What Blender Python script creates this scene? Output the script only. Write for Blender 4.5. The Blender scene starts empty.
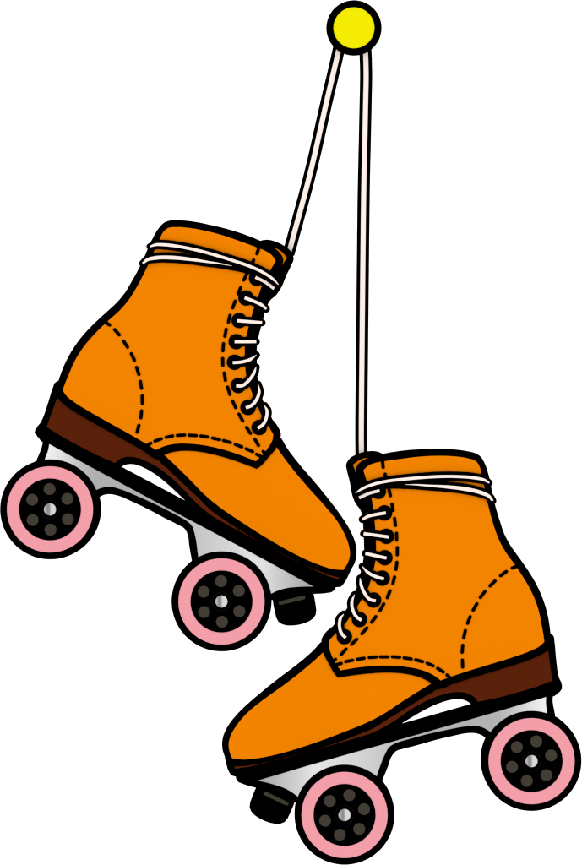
import bpy, bmesh, math
from mathutils import Vector
from mathutils.geometry import delaunay_2d_cdt

scene = bpy.context.scene
COL = scene.collection
MM = 0.001
IMG_CX, IMG_CY = 291.0, 432.5          # middle of the view; one millimetre per unit of the tracings


def lin(c):
    c /= 255.0
    return c / 12.92 if c <= 0.04045 else ((c + 0.055) / 1.055) ** 2.4


# ------------------------------------------------------------------ materials
LIGHT = 1.775       # how bright a front-facing white surface is under the studio light


def matte(name, rgb, grain=0.0, scale=300.0, bump=0.0):
    m = bpy.data.materials.new(name)
    m.use_nodes = True
    nt = m.node_tree
    b = nt.nodes['Principled BSDF']
    col = [min(0.9, lin(v) / LIGHT) for v in rgb]
    b.inputs['Roughness'].default_value = 0.95
    b.inputs['Specular IOR Level'].default_value = 0.0
    if grain > 0:
        tc = nt.nodes.new('ShaderNodeTexCoord')
        nz = nt.nodes.new('ShaderNodeTexNoise')
        nz.inputs['Scale'].default_value = scale
        nz.inputs['Detail'].default_value = 3.0
        nt.links.new(tc.outputs['Object'], nz.inputs['Vector'])
        rp = nt.nodes.new('ShaderNodeValToRGB')
        rp.color_ramp.elements[0].position = 0.3
        rp.color_ramp.elements[1].position = 0.7
        rp.color_ramp.elements[0].color = [v * (1 - grain) for v in col] + [1]
        rp.color_ramp.elements[1].color = [min(1, v * (1 + grain)) for v in col] + [1]
        nt.links.new(nz.outputs['Fac'], rp.inputs['Fac'])
        nt.links.new(rp.outputs['Color'], b.inputs['Base Color'])
        if bump > 0:
            bp = nt.nodes.new('ShaderNodeBump')
            bp.inputs['Strength'].default_value = bump
            bp.inputs['Distance'].default_value = 0.0004
            nt.links.new(nz.outputs['Fac'], bp.inputs['Height'])
            nt.links.new(bp.outputs['Normal'], b.inputs['Normal'])
    else:
        b.inputs['Base Color'].default_value = col + [1]
    return m


def metal(name, v, rough):
    m = bpy.data.materials.new(name)
    m.use_nodes = True
    b = m.node_tree.nodes['Principled BSDF']
    b.inputs['Metallic'].default_value = 1.0
    b.inputs['Base Color'].default_value = (v, v, v, 1)
    b.inputs['Roughness'].default_value = rough
    return m


M_ORANGE = matte('orange_leather', (243, 132, 0), 0.004, 260, 0.0)
M_BLACK = matte('black_rubber', (0, 0, 0))
M_BROWN = matte('brown_sole', (92, 34, 11), 0.012, 200)
M_PINK = matte('pink_urethane', (243, 159, 170), 0.004, 200)
M_LUG = matte('olive_grey_plastic', (66, 61, 53))
M_BAR = matte('grey_green_highlight', (75, 76, 62))  # paler tone for the highlight painted on the black toe stop
M_LACE = matte('white_lace', (255, 240, 231))
M_YELLOW = matte('yellow_enamel', (245, 236, 4))
M_RING = matte('bearing_ring', (34, 30, 26))
M_STEEL = metal('brushed_steel', 0.285, 0.14)
M_NUT = metal('nut_steel', 0.225, 0.10)
M_WALL = matte('white_wall', (255, 255, 255))
M_WALL.node_tree.nodes['Principled BSDF'].inputs['Base Color'].default_value = (0.9, 0.9, 0.9, 1)


# ------------------------------------------------------------------ 2D tools
def smooth(pts, n=4, corner=38, closed=True):
    pts = [Vector(p) for p in pts]
    N = len(pts)
    cor = []
    tan = []
    for i in range(N):
        if not closed and i in (0, N - 1):
            cor.append(True); tan.append(None); continue
        p, q, r = pts[i - 1], pts[i], pts[(i + 1) % N]
        d1, d2 = (q - p), (r - q)
        ang = math.degrees(d1.angle(d2)) if d1.length > 1e-6 and d2.length > 1e-6 else 0
        cor.append(ang > corner)
        t = d1.normalized() * d2.length + d2.normalized() * d1.length
        tan.append(t.normalized() if t.length > 1e-9 else d1.normalized())
    out = []
    for i in range(N if closed else N - 1):
        j = (i + 1) % N
        p, q = pts[i], pts[j]
        L = (q - p).length
        ch = (q - p).normalized() if L > 1e-9 else Vector((1, 0))
        if cor[i] and cor[j]:
            t0 = t1 = ch * L
        else:
            t0 = (ch if cor[i] else tan[i]) * L
            t1 = (ch if cor[j] else tan[j]) * L
        k = n if L > 2.5 else 2
        for s in range(k):
            u = s / k
            h00 = 2 * u**3 - 3 * u**2 + 1; h10 = u**3 - 2 * u**2 + u
            h01 = -2 * u**3 + 3 * u**2; h11 = u**3 - u**2
            out.append(p * h00 + t0 * h10 + q * h01 + t1 * h11)
    if not closed:
        out.append(pts[-1])
    return [(v.x, v.y) for v in out]


def inside(p, poly):
    x, y = p
    c = False
    j = len(poly) - 1
    for i in range(len(poly)):
        xi, yi = poly[i]; xj, yj = poly[j]
        if (yi > y) != (yj > y) and x < (xj - xi) * (y - yi) / (yj - yi) + xi:
            c = not c
        j = i
    return c


def grow(poly, d):
    n = len(poly)
    area = sum(poly[i][0] * poly[(i + 1) % n][1] - poly[(i + 1) % n][0] * poly[i][1] for i in range(n))
    sg = 1 if area > 0 else -1
    out = []
    for i in range(n):
        a, b = poly[i - 1], poly[(i + 1) % n]
        t = Vector((b[0] - a[0], b[1] - a[1]))
        t = t.normalized() if t.length > 1e-9 else Vector((0, 0))
        out.append((poly[i][0] + t.y * d * sg, poly[i][1] - t.x * d * sg))
    return out


def dist(p, poly):
    best = 1e9
    x, y = p
    n = len(poly)
    for i in range(n):
        ax, ay = poly[i]; bx, by = poly[(i + 1) % n]
        dx, dy = bx - ax, by - ay
        l2 = dx * dx + dy * dy
        t = 0 if l2 == 0 else max(0, min(1, ((x - ax) * dx + (y - ay) * dy) / l2))
        d = (x - ax - t * dx) ** 2 + (y - ay - t * dy) ** 2
        if d < best: best = d
    return math.sqrt(best)


def circle(c, r, n=28):
    return [(c[0] + r * math.cos(2 * math.pi * i / n), c[1] + r * math.sin(2 * math.pi * i / n)) for i in range(n)]


def ribbon(path, w, round_ends=True, n=6):
    """outline of a lace along a path; w = half width (number, or one per path point)"""
    ws = [w] * len(path) if not isinstance(w, (list, tuple)) else list(w)
    P = smooth(path, n, 75, closed=False)
    # width along arc length
    def arcs(q):
        s = [0]
        for i in range(1, len(q)):
            s.append(s[-1] + math.dist(q[i], q[i - 1]))
        return s
    sp, sP = arcs(path), arcs(P)
    k = sp[-1] / sP[-1]
    def width(s):
        s *= k
        for i in range(1, len(sp)):
            if s <= sp[i] + 1e-6:
                u = (s - sp[i - 1]) / max(1e-6, sp[i] - sp[i - 1])
                return ws[i - 1] * (1 - u) + ws[i] * u
        return ws[-1]
    Lf, Rt = [], []
    for i, p in enumerate(P):
        a = P[max(0, i - 1)]; b = P[min(len(P) - 1, i + 1)]
        t = Vector((b[0] - a[0], b[1] - a[1])).normalized()
        nn = Vector((-t.y, t.x)); h = max(0.12, width(sP[i]))
        Lf.append((p[0] + nn.x * h, p[1] + nn.y * h)); Rt.append((p[0] - nn.x * h, p[1] - nn.y * h))
    def cap(c, frm, to, hw):
        a0 = math.atan2(frm[1] - c[1], frm[0] - c[0])
        return [(c[0] + hw * math.cos(a0 - math.pi * j / 7), c[1] + hw * math.sin(a0 - math.pi * j / 7)) for j in range(1, 7)]
    out = list(Lf)
    if round_ends and ws[-1] > 0.5: out += cap(P[-1], Lf[-1], Rt[-1], ws[-1])
    out += Rt[::-1]
    if round_ends and ws[0] > 0.5: out += cap(P[0], Rt[0], Lf[0], ws[0])
    return out


# ------------------------------------------------------------------ meshes
def link(name, me, mats, parent=None):
    for m in mats: me.materials.append(m)
    o = bpy.data.objects.new(name, me)
    COL.objects.link(o)
    if parent is not None: o.parent = parent
    return o


def finish(bm, name, mats, parent, angle=32):
    bmesh.ops.recalc_face_normals(bm, faces=bm.faces[:])
    for f in bm.faces: f.smooth = True
    me = bpy.data.meshes.new(name)
    bm.to_mesh(me); bm.free()
    me.set_sharp_from_angle(angle=math.radians(angle))
    return link(name, me, mats, parent)


def add_slab(bm, tf, outer, inners=(), H=40.0, holes=(), wall=0, rim=4.0, inset=1.4, back_in=1.0,
             bulge=0.0, soft=25.0, relief=None, grid=0, front=None, back=None):
    """A solid with real thickness: `outer` is its outline, `inners` the panels (outline, material)
    let into its black edging on both sides; panels may swell outwards (bulge)."""
    yf = -H if front is None else front
    yb = H if back is None else back
    loops = [outer] + [p for p, _ in inners] + list(holes)
    pts, eds = [], []
    for lp in loops:
        b = len(pts)
        pts += [Vector(p) for p in lp]
        eds += [(b + i, b + (i + 1) % len(lp)) for i in range(len(lp))]
    if grid:
        for poly, _ in inners:
            xs = [p[0] for p in poly]; ys = [p[1] for p in poly]
            y = min(ys) + grid / 2; row = 0
            while y < max(ys):
                x = min(xs) + grid / 2 + (grid / 2 if row % 2 else 0)
                while x < max(xs):
                    if inside((x, y), poly) and dist((x, y), poly) > grid * 0.45: pts.append(Vector((x, y)))
                    x += grid
                y += grid * 0.87; row += 1
    V, E, F, *_ = delaunay_2d_cdt(pts, eds, [], 0, 1e-4)
    tris, mt = [], []
    for f in F:
        c = ((V[f[0]].x + V[f[1]].x + V[f[2]].x) / 3, (V[f[0]].y + V[f[1]].y + V[f[2]].y) / 3)
        if not inside(c, outer) or any(inside(c, h) for h in holes): continue
        k = 0
        for poly, mi in inners:
            if inside(c, poly): k = mi
        tris.append(tuple(f)); mt.append(k)
    edge_n, dirn = {}, {}
    for f in tris:
        for i in range(3):
            a, b = f[i], f[(i + 1) % 3]
            edge_n[(min(a, b), max(a, b))] = edge_n.get((min(a, b), max(a, b)), 0) + 1
            dirn[(min(a, b), max(a, b))] = (a, b)
    bnd = [dirn[e] for e, c in edge_n.items() if c == 1]
    # outward normals of the boundary
    nrm = {}
    for a, b in bnd:
        d = (V[b] - V[a]).normalized()
        n = Vector((d.y, -d.x))
        nrm.setdefault(a, Vector((0, 0))); nrm.setdefault(b, Vector((0, 0)))
        nrm[a] = nrm[a] + n; nrm[b] = nrm[b] + n
    # triangles are counter-clockwise, so (dy,-dx) points outwards
    for k in nrm: nrm[k].normalize()
    used = sorted({i for f in tris for i in f})
    def lift(p):
        h = 0.0
        if bulge:
            for poly, _ in inners:
                if inside(p, poly):
                    h = bulge * (1 - math.exp(-dist(p, poly) / soft)); break
        if relief: h += relief(p)
        return h
    fv, bv = {}, {}
    for i in used:
        p = (V[i].x, V[i].y)
        h = lift(p)
        fv[i] = bm.verts.new(tf(p[0], p[1], yf - h))
        q = p
        if i in nrm: q = (p[0] - nrm[i].x * back_in, p[1] - nrm[i].y * back_in)
        bv[i] = bm.verts.new(tf(q[0], q[1], yb + (h if front is None else 0)))
    for f, k in zip(tris, mt):
        try:
            bm.faces.new([fv[i] for i in f]).material_index = k
            bm.faces.new([bv[i] for i in reversed(f)]).material_index = k
        except ValueError:
            pass
    r = min(rim, (yb - yf) * 0.3)
    rings = [(0, yf + r, 0), (inset, yf + r + 0.3, wall), (max(inset, back_in), yb - r - 0.3, wall), (back_in, yb - r, 0)]
    ringv = []
    for ins, y, _ in rings:
        ringv.append({i: bm.verts.new(tf(V[i].x - nrm[i].x * ins, V[i].y - nrm[i].y * ins, y)) for i in nrm})
    chain = [fv] + ringv + [bv]
    mats = [0, 0, wall, 0, 0]
    for a, b in bnd:
        for k in range(len(chain) - 1):
            u, w = chain[k], chain[k + 1]
            bm.faces.new([u[a], u[b], w[b], w[a]]).material_index = mats[k]


def slab(name, tf, outer, mats, parent, inners=(), **kw):
    bm = bmesh.new()
    add_slab(bm, tf, outer, inners, **kw)
    return finish(bm, name, mats, parent)


def lathe_y(name, centre, prof, mats, parent, seg=72, mat_of=None, squash=None):
    """turned solid about the axle (Y): prof = [(radius, y, material of the band that follows)], closed loop or ends at r=0"""
    bm = bmesh.new()
    cx, cy, cz = centre
    rings = []
    for r, y, _ in prof:
        if r < 1e-9:
            rings.append([bm.verts.new((cx, cy + y, cz))])
        else:
            rings.append([bm.verts.new((cx + r * math.cos(2 * math.pi * i / seg), cy + y, cz + r * math.sin(2 * math.pi * i / seg))) for i in range(seg)])
    n = len(prof)
    closed = prof[0][0] > 1e-9 and prof[-1][0] > 1e-9
    for k in range(n if closed else n - 1):
        A, B = rings[k], rings[(k + 1) % n]
        for i in range(seg):
            j = (i + 1) % seg
            if len(A) == 1: f = bm.faces.new([A[0], B[i], B[j]])
            elif len(B) == 1: f = bm.faces.new([A[i], B[0], A[j]])
            else: f = bm.faces.new([A[i], B[i], B[j], A[j]])
            f.material_index = prof[k][2]
    return finish(bm, name, mats, parent)


# ------------------------------------------------------------------ tracings of one skate (millimetres)
QUARTER = smooth([
    (57.5, 383), (60, 375.8), (65, 363.3), (71.7, 350.8), (81.7, 336.7), (93.3, 324.2), (105, 313.3), (116.7, 302.5),
    (126.7, 290), (130, 284.2), (138, 270), (145, 255), (151.7, 240), (159.2, 227.5), (164.2, 222.5), (170, 220.5),
    (178.3, 220.2), (191.7, 221.3), (210, 224.8), (231.7, 230.2), (246.7, 235.2), (260, 240.6), (273, 247.3),
    (278, 251), (281.9, 256), (283.2, 260.5), (281.5, 266), (277, 274), (266, 288), (262.5, 298), (258.7, 309), (256, 317), (252.5, 329),
    (249, 345), (248.8, 353), (249.5, 366), (250.5, 375), (254, 386), (256.5, 394), (262, 406), (265, 412), (272, 419),
    (279.8, 430.2), (280.9, 434), (280.3, 438.3), (276.7, 447), (268.3, 457.5), (260, 466.5), (256.7, 468.8),
    (240, 462.4), (223.3, 457), (206.7, 452.9), (190, 450.8), (176, 451.4), (164.2, 455), (158.3, 459.5), (154.2, 458.2), (143.3, 450.8),
    (126.7, 441.3), (110, 432), (96.7, 424.6), (80, 415), (65, 405), (60, 400.5), (56, 395), (54, 389)])
QUARTER_IN = smooth([
    (62.5, 390.3), (65, 383.5), (68.5, 375), (75.2, 360), (83.3, 347.2), (95, 333.5), (107.5, 321.3), (120, 310), (128.3, 300.4),
    (135, 290), (139.2, 282.5), (148, 265), (154.2, 250.8), (159.2, 240), (163.3, 231.9), (167.5, 228.2), (176.7, 227),
    (191.7, 228.2), (210, 231.8), (227, 236.6), (240, 241.2), (256.7, 247.3), (265, 250.7), (271.7, 255), (275.8, 260.8),
    (271.7, 268), (267, 276), (261.7, 286.7), (258, 296.7), (254.2, 307.5), (251.7, 315.8), (248.3, 328.3), (244.9, 346),
    (244.7, 353.3), (245.3, 367.5), (246.4, 375.8), (249.5, 386), (252.5, 394), (258, 407), (260.8, 414), (268.3, 425.8),
    (273.3, 434.4), (272.5, 440), (268.3, 447.5), (261.7, 455.8), (255.8, 461.2), (240, 455), (223.3, 449.6), (206.7, 445.8),
    (190, 443.8), (176.7, 443.8), (165, 446), (155.8, 450), (145.8, 443.7), (131.7, 435.4), (110, 423.3), (88.3, 411),
    (75, 402.7), (66, 395.4)])
VAMP = smooth([
    (280.3, 437), (286.7, 447.5), (300, 465), (315, 482.4), (330, 500.9), (340, 514.2), (350, 530), (355, 541.7), (356.7, 551.7),
    (355.2, 561.7), (350.8, 570), (344, 579), (331.7, 575), (315, 568.6), (293.3, 559), (277, 550.6), (258.3, 540),
    (238.3, 528.4), (223.3, 518.2), (212.5, 510.6), (198.3, 496.7), (180, 479.4), (171.7, 471.8), (158.3, 459), (156, 452),
    (176, 446), (225, 448), (256, 452), (266, 432), (272, 430)])
VAMP_IN = smooth([
    (164.2, 455), (173.3, 448), (190, 447), (206.7, 449), (223.3, 453), (240, 459), (256.7, 465), (265, 455), (275.5, 445),
    (276.7, 447), (290, 465.6), (306.7, 485.8), (325.8, 507), (338.3, 522.7), (345.8, 536.7), (349.2, 546.7), (350, 555),
    (347.7, 563.3), (343.3, 570), (333.3, 569.2), (323.3, 566.4), (310, 561.3), (293.3, 553.3), (276.7, 544.1), (256.7, 532),
    (238.3, 520), (220, 507.5), (205, 495.2), (190.6, 480.5), (176.7, 466.7)])
TONGUE = smooth([
    (257, 243), (260, 240.8), (264.2, 239.6), (268.3, 239.5), (276.7, 241.7), (284.7, 245.9), (292, 252.6), (293.8, 259),
    (291.6, 265), (286.7, 275), (281.7, 287), (276.7, 294.7), (270, 300.8), (266, 309), (263.7, 317.5), (260.8, 328.3),
    (258.7, 336.7), (257, 348.3), (257, 361.7), (257.8, 378.3), (260, 390), (263.3, 400.8), (271.7, 417.5), (276, 426),
    (262, 425), (245, 390), (238, 350), (245, 310), (258, 280), (255, 255)])
TONGUE_IN = smooth([(272, 246.9), (276, 247.7), (280.5, 250), (284.5, 253.6), (287.7, 257.7), (283.3, 264.4), (278.5, 271.5), (276, 262), (268, 250)])

SOLE = smooth([
    (62, 380), (57, 381.3), (54.6, 383), (53, 387), (46.7, 406.7), (40.5, 422.5), (36.6, 427.8), (35.4, 432.5), (37.5, 436.8), (42.5, 439.4),
    (63, 449), (113, 474), (122, 466.3), (126.7, 464.5), (133.3, 464.2), (143.3, 467.5), (155, 474.2), (166.7, 483.4), (180.8, 496.4), (185.5, 500.8),
    (196, 512), (212, 524), (242, 541), (277, 560), (310, 577), (326, 584.6), (335.5, 587.2), (340.8, 586.8), (343.5, 584), (350.8, 570.5),
    (348, 566), (340, 573), (331.7, 571), (315, 564.6), (293.3, 555), (277, 546.6), (258.3, 536), (238.3, 524.4), (223.3, 514.2),
    (212.5, 506.6), (198.3, 492.7), (180, 475.4), (171.7, 467.8), (160, 457), (143.3, 446), (126.7, 437), (110, 428),
    (96.7, 421), (80, 411), (68, 402), (63, 396)])
SOLE_IN = smooth([
    (57.3, 396.5), (60, 400.2), (65, 404.8), (80, 414.6), (96.7, 424.3), (110, 431.6), (126.7, 441), (143.3, 450.6), (154.2, 458), (158.3, 460),
    (171.7, 472.5), (183, 483.3), (198.3, 497.6), (212.5, 511.4), (223.3, 518.8), (238.3, 528.9), (258.3, 540.6), (277, 550.9), (293.3, 559.2),
    (315, 569), (331.7, 575.4), (340, 577.4), (338.3, 579.8), (326.7, 575.6), (310, 567.8), (293.3, 559.6), (277, 551.5), (260, 542.3),
    (241.7, 532.7), (223.3, 522.6), (211.7, 515.9), (201.7, 508), (190, 497), (183.3, 489.6), (171.7, 478.4), (160, 469.2), (146.7, 461.6),
    (135, 457.5), (126.7, 457.1), (120, 459.2), (115, 463.2), (96.7, 455.2), (80, 446.7), (63.3, 437.6), (46.3, 427)])
PLATE = [(41, 426.5), (47, 427.5), (123.3, 467.6), (185, 500.4), (260, 540.5), (336, 581), (337, 586), (335, 588.5),
         (316.7, 587.4), (277, 566.2), (200, 525), (123.3, 483.8), (49.2, 444), (41, 441.5), (37, 436), (37.5, 430)]
CHASSIS = smooth([
    (43, 434), (41.8, 446.7), (39.2, 453.5), (36.2, 461), (36, 480), (40, 520), (60, 522), (85, 505), (99.2, 497.2), (103.3, 495.1), (110, 494.2),
    (118.3, 495.8), (131.7, 501.5), (148.3, 509.4), (165, 518.3), (178.3, 525), (184.2, 528.4), (187, 532.8), (189.2, 545.8), (191.7, 560),
    (195, 590), (208, 615), (232, 618), (252, 606), (271.7, 600.2), (280, 597), (291, 594.8), (303, 594.1), (325, 593.3), (331.7, 592.3), (335.3, 589.2),
    (336.5, 584), (300, 566), (200, 512), (100, 459)], corner=30)
CHASSIS_IN = smooth([
    (49.2, 443.6), (91.7, 466.5), (131.7, 488.4), (180, 514), (246.7, 549.4), (316.7, 586.8), (305, 586.7), (298.3, 587), (286.7, 588.2),
    (278.3, 590.5), (271.3, 593.7), (255, 602), (232, 612), (212, 608), (201, 585), (198, 555.8), (194.2, 532.4), (192.3, 526.6), (186.7, 521),
    (180, 517), (175, 514.4), (160, 506.6), (140, 497.4), (120, 489.2), (111.7, 487), (103.3, 487.5), (97, 489.7), (80, 500), (62, 514),
    (46, 512), (43, 480), (44.7, 459.2), (47.7, 451)], corner=30)

LACES = [  # (eyelet, path of the white cord)
    ((256.6, 278.3), [(255.5, 277.3), (265, 282), (274, 288.6)], 1.7),
    ((246.0, 298.0), [(244.7, 297.7), (254.2, 301.4), (261.7, 305), (266.3, 309)], 1.75),
    ((239.2, 320.5), [(237, 320.7), (250, 321.7), (262, 322.7)], 1.75),
    ((236.2, 341.7), [(234.7, 341.7), (246, 341.7), (256.2, 341.6)], 1.75),
    ((234.5, 362.3), [(232.8, 362.7), (241.7, 362), (250, 359.6), (256.4, 355)], 1.75),
    ((238.3, 385.5), [(236.2, 385.8), (241.7, 385.8), (248.3, 381), (254, 372.8), (256.2, 367)], 1.75),
    ((248.0, 407.5), [(246, 407.8), (250.8, 405.9), (256.3, 400), (259.2, 391.7), (258.1, 384.3)], 1.75),
    ((259.2, 427.5), [(257.7, 428.3), (262.5, 425), (266.6, 416.5), (266.9, 410.5), (264.6, 405.6)], 1.75)]
WRAP_A = [(150, 246.6), (155, 244.9), (165, 244.8), (180, 246.7), (196.7, 250.1), (220, 256.5), (233.3, 260.7), (250, 266.4), (263.3, 272.6), (273.3, 279.4), (278.5, 284.6)]
WRAP_B = [(142.8, 263.4), (147.5, 259.7), (155, 258), (171.7, 257.6), (188.3, 259.1), (208.3, 262), (220, 263.6), (232, 266), (243, 268.6), (254, 272)]
STITCH = {
    'heel': [((105.8, 322.5), (109.6, 325)), ((114.6, 329.6), (119.3, 334.9)), ((123.6, 341.2), (127.5, 347.2)), ((131.3, 353.7), (134.5, 360.4)),
             ((136.6, 367.4), (138.9, 374.4)), ((140.4, 381.4), (141.5, 388.4)), ((142.2, 395.9), (142.3, 403.4)), ((141.6, 410.9), (140.8, 417.9)), ((138.9, 425.4), (137.1, 432.2))],
    'vamp': [((147.5, 445.2), (150.8, 443.3)), ((155, 441.1), (161.3, 438.8)), ((166.2, 437.3), (172.6, 435.9)), ((177.4, 435.4), (184.6, 435)),
             ((189.1, 435.2), (196.3, 435.6)), ((200.9, 436), (208, 437)), ((212.6, 438.1), (219.6, 439.6)), ((223.7, 440.6), (230.4, 442.6)),
             ((235.3, 444.4), (241.7, 446.9)), ((246.2, 448.8), (252.6, 451.6)), ((256.6, 454.3), (260.5, 456.2))],
    'front': [((259.2, 247), (256.9, 253.8)), ((253.6, 260), (252.6, 263)), ((246.5, 274.5), (243.9, 280)), ((240.6, 287.8), (238.2, 293.8)), ((235.1, 301.2), (232.7, 307.9)),
              ((230, 315.4), (228.4, 322.1)), ((226.2, 329.2), (224.8, 336.3)), ((223.5, 343.7), (222.9, 350.8)), ((222.7, 358.5), (222.9, 365.4)), ((224.2, 373), (225.4, 380.3)),
              ((227.6, 387.2), (229.9, 394.4)), ((232.6, 401.2), (235.6, 407.6)), ((239, 414.2), (242.7, 420.9)), ((246.5, 427.4), (250.5, 433.4)), ((254.9, 439.2), (258.5, 445.4)), ((263.2, 451.4), (264.8, 453.5))]}

# frame of the tracing: rear axle, and the direction to the front axle
X0, Y0 = 50.3, 509.3
TH = math.radians(28.23)
CT, ST = math.cos(TH), math.sin(TH)
BASE = (97.2, -50.0)                     # between the wheels, on their treads


def ab(x, y):
    dx, dy = x - X0, y - Y0
    return dx * CT + dy * ST, dx * ST - dy * CT


# the pressed steel of the chassis leans back by a changing amount along its length, so it mirrors
# the bright middle of the studio in one place and its darker ceiling in another
STEEL = 0.285
LOW, HIGH, Z0, Z1 = 1.19, 3.08, 0.05, 0.45
TONE = [(-60, .92), (-30, .90), (-14, .74), (-2, .60), (9, .49), (20, .415), (100, .42), (130, .50), (150, .59), (180, .67), (200, .76), (212, .77),
        (229, .60), (247, .48), (262, .36), (320, .35)]


def lean(a):
    y = TONE[0][1] if a < TONE[0][0] else TONE[-1][1]
    for (a0, s0), (a1, s1) in zip(TONE, TONE[1:]):
        if a0 <= a <= a1:
            u = (a - a0) / (a1 - a0)
            y = s0 * (1 - u) + s1 * u
            break
    t = max(0.004, min(0.996, (HIGH - y / STEEL) / (HIGH - LOW)))
    u = 0.5 - math.sin(math.asin(1 - 2 * t) / 3)          # inverse of the smooth step
    return math.tan(0.5 * math.asin(Z0 + u * (Z1 - Z0)))


def chassis_relief(th):
    c, s_ = math.cos(th), math.sin(th)
    def f(p):
        a, b = ab(*p)
        u, v = a * c + b * s_, b * c - a * s_
        a1 = (u - 52 * s_) / c
        return -lean(a1) * (v - (52 * c - a1 * s_))
    return f


H_Q = 40.0
BULGE, SOFT = 1.2, 24.0


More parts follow.
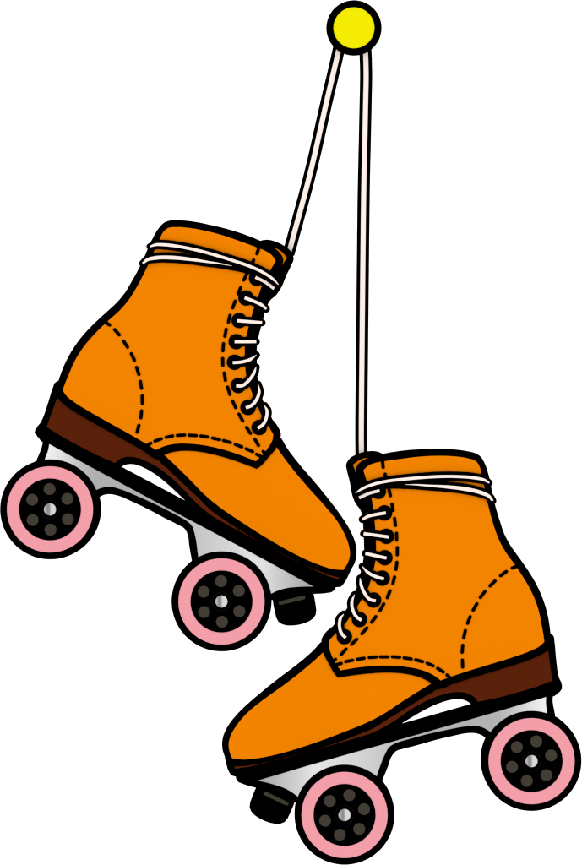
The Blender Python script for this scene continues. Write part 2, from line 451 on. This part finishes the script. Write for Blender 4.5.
def build_skate(label, px, py, theta, sgn):
    """px,py: rear axle in the view; theta: turn about Y; sgn: -1 mirrors the skate (toe to the left)"""
    root = bpy.data.objects.new('roller_skate', None)
    COL.objects.link(root)
    root['label'] = label
    root['category'] = 'roller skate'
    root['group'] = 'pair of orange roller skates hanging by their laces'
    root.empty_display_size = 0.05
    # base point in world
    ox, oz = sgn * BASE[0], BASE[1]
    wx = (px - IMG_CX) + ox * math.cos(theta) + oz * math.sin(theta)
    wz = (IMG_CY - py) - ox * math.sin(theta) + oz * math.cos(theta)
    root.location = (wx * MM, 0, wz * MM)
    root.rotation_euler = (0, theta, 0)

    def tf(x, y, d):
        a, b = ab(x, y)
        return (sgn * (a - BASE[0]) * MM, d * MM, (b - BASE[1]) * MM)

    # ---- boot
    slab('boot_upper', tf, grow(QUARTER, 0.15), [M_BLACK, M_ORANGE], root, [(grow(QUARTER_IN, -0.15), 1)], H=H_Q, wall=1, bulge=BULGE, soft=SOFT, grid=7)
    slab('toe_vamp', tf, grow(VAMP, 0.15), [M_BLACK, M_ORANGE], root, [(grow(VAMP_IN, -0.15), 1)], H=38.4, wall=1, bulge=BULGE, soft=SOFT, grid=7)
    slab('tongue', tf, TONGUE, [M_BLACK, M_ORANGE], root, [(grow(TONGUE_IN, -0.7), 1)], H=30, wall=0)
    slab('sole', tf, grow(SOLE, 0.15), [M_BLACK, M_BROWN], root, [(grow(SOLE_IN, -0.3), 1)], H=38, wall=1)
    slab('sole_plate', tf, PLATE, [M_BLACK], root, H=34)
    slab('chassis', tf, grow(CHASSIS, 0.15), [M_BLACK, M_STEEL], root, [(grow(CHASSIS_IN, -0.15), 1)], H=33, wall=1, relief=chassis_relief(abs(theta)), grid=3.5)

    def surf(p):
        return H_Q + (BULGE * (1 - math.exp(-dist(p, QUARTER_IN) / SOFT)) if inside(p, QUARTER_IN) else 0)

    for key, dashes in STITCH.items():
        for s in (1, -1):
            bm = bmesh.new()
            for p, q in dashes:
                mid = ((p[0] + q[0]) / 2, (p[1] + q[1]) / 2)
                h = surf(mid) + 0.7
                add_slab(bm, (lambda x, y, d, s=s: tf(x, y, d * s)), ribbon([p, q], 1.75, n=2), front=-h, back=-h + 2.5, inset=0.0, back_in=0.0, rim=0.5)
            finish(bm, 'stitching', [M_BLACK], root)
    for eye, path, wi in LACES:
        slab('eyelet', tf, circle(eye, 7.85), [M_BLACK], root, H=surf(eye) + 0.7, inset=0.3, back_in=0.6)
    for i, (eye, path, wi) in enumerate(LACES):
        wi *= 0.86
        ws = [wi] * len(path)
        if i >= 4: ws[-1] = 0.25
        if i == 1: ws[-1] = 1.0
        if i >= 5: ws[-2] = wi * 0.95
        slab('lace', tf, ribbon(path, [4.6] + [4.9] * (len(path) - 2) + [3.9]), [M_BLACK, M_LACE], root, [(ribbon(path, ws, False), 1)],
             H=surf(eye) + 1.6 + 0.15 * (i % 2), wall=0, inset=0.5, back_in=1.0)
    wb = [0.9, 1.5, 1.85, 1.9, 1.65, 1.0, 0.65, 0.15, 0.15, 0.15]
    slab('ankle_lace', tf, ribbon(WRAP_B, [3.9, 4.6, 5.1, 5.4, 5.2, 5.0, 4.9, 4.5, 4, 3.4]), [M_BLACK, M_LACE], root,
         [(ribbon(WRAP_B[:8], wb[:8], False), 1)], H=43.4, wall=1, rim=3, inset=0.8)
    wa = [0.7, 1.3, 1.5, 1.45, 1.45, 1.45, 1.45, 1.45, 1.4, 1.2, 0.3]
    slab('ankle_lace', tf, ribbon(WRAP_A, [3.7, 4.6, 5.0, 5.0, 5.0, 5.0, 5.0, 5.0, 5.0, 4.8, 4.0]), [M_BLACK, M_LACE], root,
         [(ribbon(WRAP_A, wa, False), 1)], H=44.2, wall=1, rim=3, inset=0.8)

    # ---- wheels: two on each axle
    for a0 in (0.0, 194.4):
        cx = sgn * (a0 - BASE[0]) * MM
        cz = -BASE[1] * MM
        lathe_y('axle', (cx, 0, cz), [(0, -0.064, 0), (0.004, -0.064, 0), (0.004, 0.064, 0), (0, 0.064, 0)], [M_NUT], root, 24)
        for side in (-1, 1):
            cy = 0.052 * side
            tyre = lathe_y('wheel', (cx, cy, cz), [(r * MM, y * MM, m) for r, y, m in [
                (31.0, -13.6, 1), (31.8, -14.2, 1), (42.2, -14.2, 1), (43.0, -13.8, 0), (46.5, -13.2, 0), (49.0, -10.5, 0), (49.9, -6, 0), (50.1, 0, 0),
                (49.9, 6, 0), (49.0, 10.5, 0), (46.5, 13.2, 0), (43.0, 13.8, 1), (42.2, 14.2, 1), (31.8, 14.2, 1), (31.0, 13.6, 0)]],
                [M_BLACK, M_PINK], root, 96)
            tyre.name = 'wheel'
            lathe_y('hub', (cx, cy, cz), [(0, -0.0125, 0), (0.0300, -0.0125, 0), (0.0312, -0.0131, 0), (0.0312, 0.0131, 0), (0.03, 0.0125, 0), (0, 0.0125, 0)], [M_BLACK], tyre, 72)
            for s in (-1, 1):
                if s != side: continue
                lathe_y('bearing_ring', (cx, cy, cz), [(0.00925, s * 0.0122, 0), (0.00925, s * 0.0129, 0), (0.0095, s * 0.0129, 0), (0.0095, s * 0.0122, 0)], [M_RING], tyre, 48)
                nut_bm = bmesh.new()
                cth, sth = math.cos(theta), math.sin(theta)
                prev = None
                for q in range(7):
                    ring = []
                    for n_ in range(36 if q else 1):
                        t = 2 * math.pi * n_ / 36
                        uu, vv = 6.0 * q / 6 * math.cos(t), 6.0 * q / 6 * math.sin(t)
                        f_ = 0.24 * max(0.0, min(1.0, (2.0 - uu) / 3.0)) - 0.15 * max(0.0, min(1.0, (-2.8 - uu) / 2.6)) + 0.10 * max(0.0, min(1.0, (uu - 3.0) / 2.5))
                        yy = 15.2 - f_ * vv
                        ring.append(nut_bm.verts.new((cx + (uu * cth - vv * sth) * MM, cy + s * yy * MM, cz + (uu * sth + vv * cth) * MM)))
                    if prev:
                        for n_ in range(36):
                            m_ = (n_ + 1) % 36
                            if len(prev) == 1: nut_bm.faces.new([prev[0], ring[n_], ring[m_]])
                            else: nut_bm.faces.new([prev[n_], ring[n_], ring[m_], prev[m_]])
                    prev = ring
                foot = [nut_bm.verts.new((v.co.x, cy + s * 0.0122, v.co.z)) for v in prev]
                for n_ in range(36):
                    m_ = (n_ + 1) % 36
                    nut_bm.faces.new([prev[n_], foot[n_], foot[m_], prev[m_]])
                nut_bm.faces.new(foot)
                finish(nut_bm, 'axle_nut', [M_NUT], tyre)
                for k in range(6):
                    ang = math.radians(90 + sgn * (-1) * -29.6 + 60 * k)
                    lx, lz = cx + 0.0203 * math.cos(ang), cz + 0.0203 * math.sin(ang)
                    lathe_y('lug', (lx, cy, lz), [(0, s * 0.0131, 0), (0.0053, s * 0.0131, 0), (0.0059, s * 0.0128, 0), (0.0059, s * 0.0120, 0), (0, s * 0.0120, 0)], [M_LUG], tyre, 28)

    # ---- toe stop: turned rubber block on a slanted stem
    ax = Vector((8.0, 43.0)).normalized()           # pointing down, in the tracing
    rt = Vector((ax.y, -ax.x))                      # to the toe
    c0 = Vector((292.6, 594.5))
    prof = [(0, -6), (15.5, -6), (19.0, -4), (20.6, 0), (21.0, 6), (20.9, 14), (20.6, 20), (19.2, 24.5), (16, 27.8), (11, 30), (5, 31.1), (0, 31.4)]
    bm = bmesh.new()
    rings = []
    seg = 48
    for r, h in prof:
        if r == 0:
            p = c0 + ax * h
            rings.append([bm.verts.new(tf(p.x, p.y, 0))]); continue
        ring = []
        for i in range(seg):
            t = 2 * math.pi * i / seg
            p = c0 + ax * h + rt * (r * math.cos(t))
            ring.append(bm.verts.new(tf(p.x, p.y, r * math.sin(t))))
        rings.append(ring)
    for A, B in zip(rings, rings[1:]):
        for i in range(seg):
            j = (i + 1) % seg
            if len(A) == 1: bm.faces.new([A[0], B[i], B[j]])
            elif len(B) == 1: bm.faces.new([A[i], B[0], A[j]])
            else: bm.faces.new([A[i], B[i], B[j], A[j]])
    stop = finish(bm, 'toe_stop', [M_BLACK], root)
    slab('highlight_bar', tf, ribbon([(280.4, 603.2), (303.4, 597.6)], 1.9, n=2), [M_BAR], stop, front=-22.0, back=-14, inset=0.0, back_in=0.2)  # highlight on the toe stop, put in as a lighter raised strip
    slab('toe_stop_stem', tf, [(284, 588), (300, 586), (303, 598), (287, 601)], [M_BLACK], root, H=8)
    return root


build_skate('higher orange lace-up roller skate on the slanting lace, toe pointing down to the right',
            50.3, 509.3, math.radians(28.23), 1)
build_skate('lower orange lace-up roller skate on the upright lace, toe pointing down to the left',
            531.3, 760.7, math.radians(-16.06), -1)


# ------------------------------------------------------------------ knob and cord
WALL_Y = 450.0


def world_tf(x, y, d):
    return ((x - IMG_CX) * MM, d * MM, (IMG_CY - y) * MM)


KX, KY = 354.0, 27.6
knob = bpy.data.objects.new('wall_knob', None)
COL.objects.link(knob)
knob.location = world_tf(KX, KY, WALL_Y)
knob['label'] = 'round bright yellow knob with a thick black rim, holding up the laces'
knob['category'] = 'knob'
YK = -WALL_Y - 4.0
lathe_y('rim', (0, YK * MM, 0), [(r * MM, y * MM, 0) for r, y in [(20.5, -26), (21, -26.6), (24, -27), (26.8, -26), (27.75, -23), (27.75, -14), (26, -12), (0, -12), (0, -24), (20.5, -24)][:7]] +
        [(0.0, -0.012, 0)], [M_BLACK], knob, 96)
lathe_y('cap', (0, YK * MM, 0), [(0, -0.0272, 0), (0.006, -0.0271, 0), (0.014, -0.0267, 0), (0.0205, -0.026, 0), (0.0205, -0.02, 0), (0, -0.02, 0)], [M_YELLOW], knob, 96)
lathe_y('stem', (0, YK * MM, 0), [(0, -0.013, 0), (0.0075, -0.013, 0), (0.0075, WALL_Y * MM - 0.002, 0), (0.016, WALL_Y * MM - 0.002, 0), (0.016, WALL_Y * MM + 0.0035, 0), (0, WALL_Y * MM + 0.0035, 0)], [M_BLACK], knob, 40)

CORD = [(288.3, 254), (289.8, 249), (295, 230), (308.6, 179.5), (327.5, 97.5), (338.4, 51), (341.2, 38), (345, 27), (350, 19.5), (356, 17.5), (361.5, 21), (364, 29), (365, 40),
        (365.6, 52), (366.2, 76), (365.8, 97), (364.9, 140), (364, 180), (363, 260), (362.2, 340), (361.6, 400), (361.4, 440), (361.6, 459)]
cord = slab('hanging_lace', world_tf, ribbon(CORD, 6.25, False), [M_BLACK, M_LACE], None, [(ribbon(CORD, 2.45, False), 1)], front=-20.6, back=-15.4, wall=0, inset=0.2, back_in=0.4)
cord['label'] = 'long white lace with black edges looped over the yellow knob, a skate on each end'
cord['category'] = 'shoelace'

# ------------------------------------------------------------------ wall
bm = bmesh.new()
bmesh.ops.create_cube(bm, size=1.0)
for v in bm.verts:
    v.co = (v.co.x * 8.0, WALL_Y * MM + 0.05 + v.co.y * 0.1, v.co.z * 8.0)
wall = finish(bm, 'wall', [M_WALL], None)
wall['kind'] = 'structure'

# ------------------------------------------------------------------ studio light
w = bpy.data.worlds.new('World')
scene.world = w
w.use_nodes = True
nt = w.node_tree
bg = nt.nodes['Background']
tc = nt.nodes.new('ShaderNodeTexCoord')
sep = nt.nodes.new('ShaderNodeSeparateXYZ')
mr = nt.nodes.new('ShaderNodeMapRange')
mr.interpolation_type = 'SMOOTHSTEP'
mr.inputs['From Min'].default_value = Z0
mr.inputs['From Max'].default_value = Z1
mr.inputs['To Min'].default_value = HIGH
mr.inputs['To Max'].default_value = LOW
nt.links.new(tc.outputs['Generated'], sep.inputs[0])
ab_ = nt.nodes.new('ShaderNodeMath')
ab_.operation = 'ABSOLUTE'
nt.links.new(sep.outputs['Z'], ab_.inputs[0])
nt.links.new(ab_.outputs[0], mr.inputs['Value'])
nt.links.new(mr.outputs['Result'], bg.inputs['Strength'])
bg.inputs['Color'].default_value = (1, 1, 1, 1)

# ------------------------------------------------------------------ camera
D = 20.0
cam = bpy.data.cameras.new('Camera')
cam.sensor_fit = 'VERTICAL'
cam.sensor_height = 36.0
cam.lens = 36.0 * D / 0.865
cam.clip_end = 200.0
co = bpy.data.objects.new('Camera', cam)
COL.objects.link(co)
co.location = (0, -D - 0.04, 0)
co.rotation_euler = (math.radians(90), 0, 0)
scene.camera = co

scene.cycles.filter_width = 1.2
vs = scene.view_settings
vs.view_transform = 'Standard'
vs.look = 'None'
vs.exposure = 0
vs.gamma = 1
vs.use_curve_mapping = False
scene.cycles.use_denoising = True
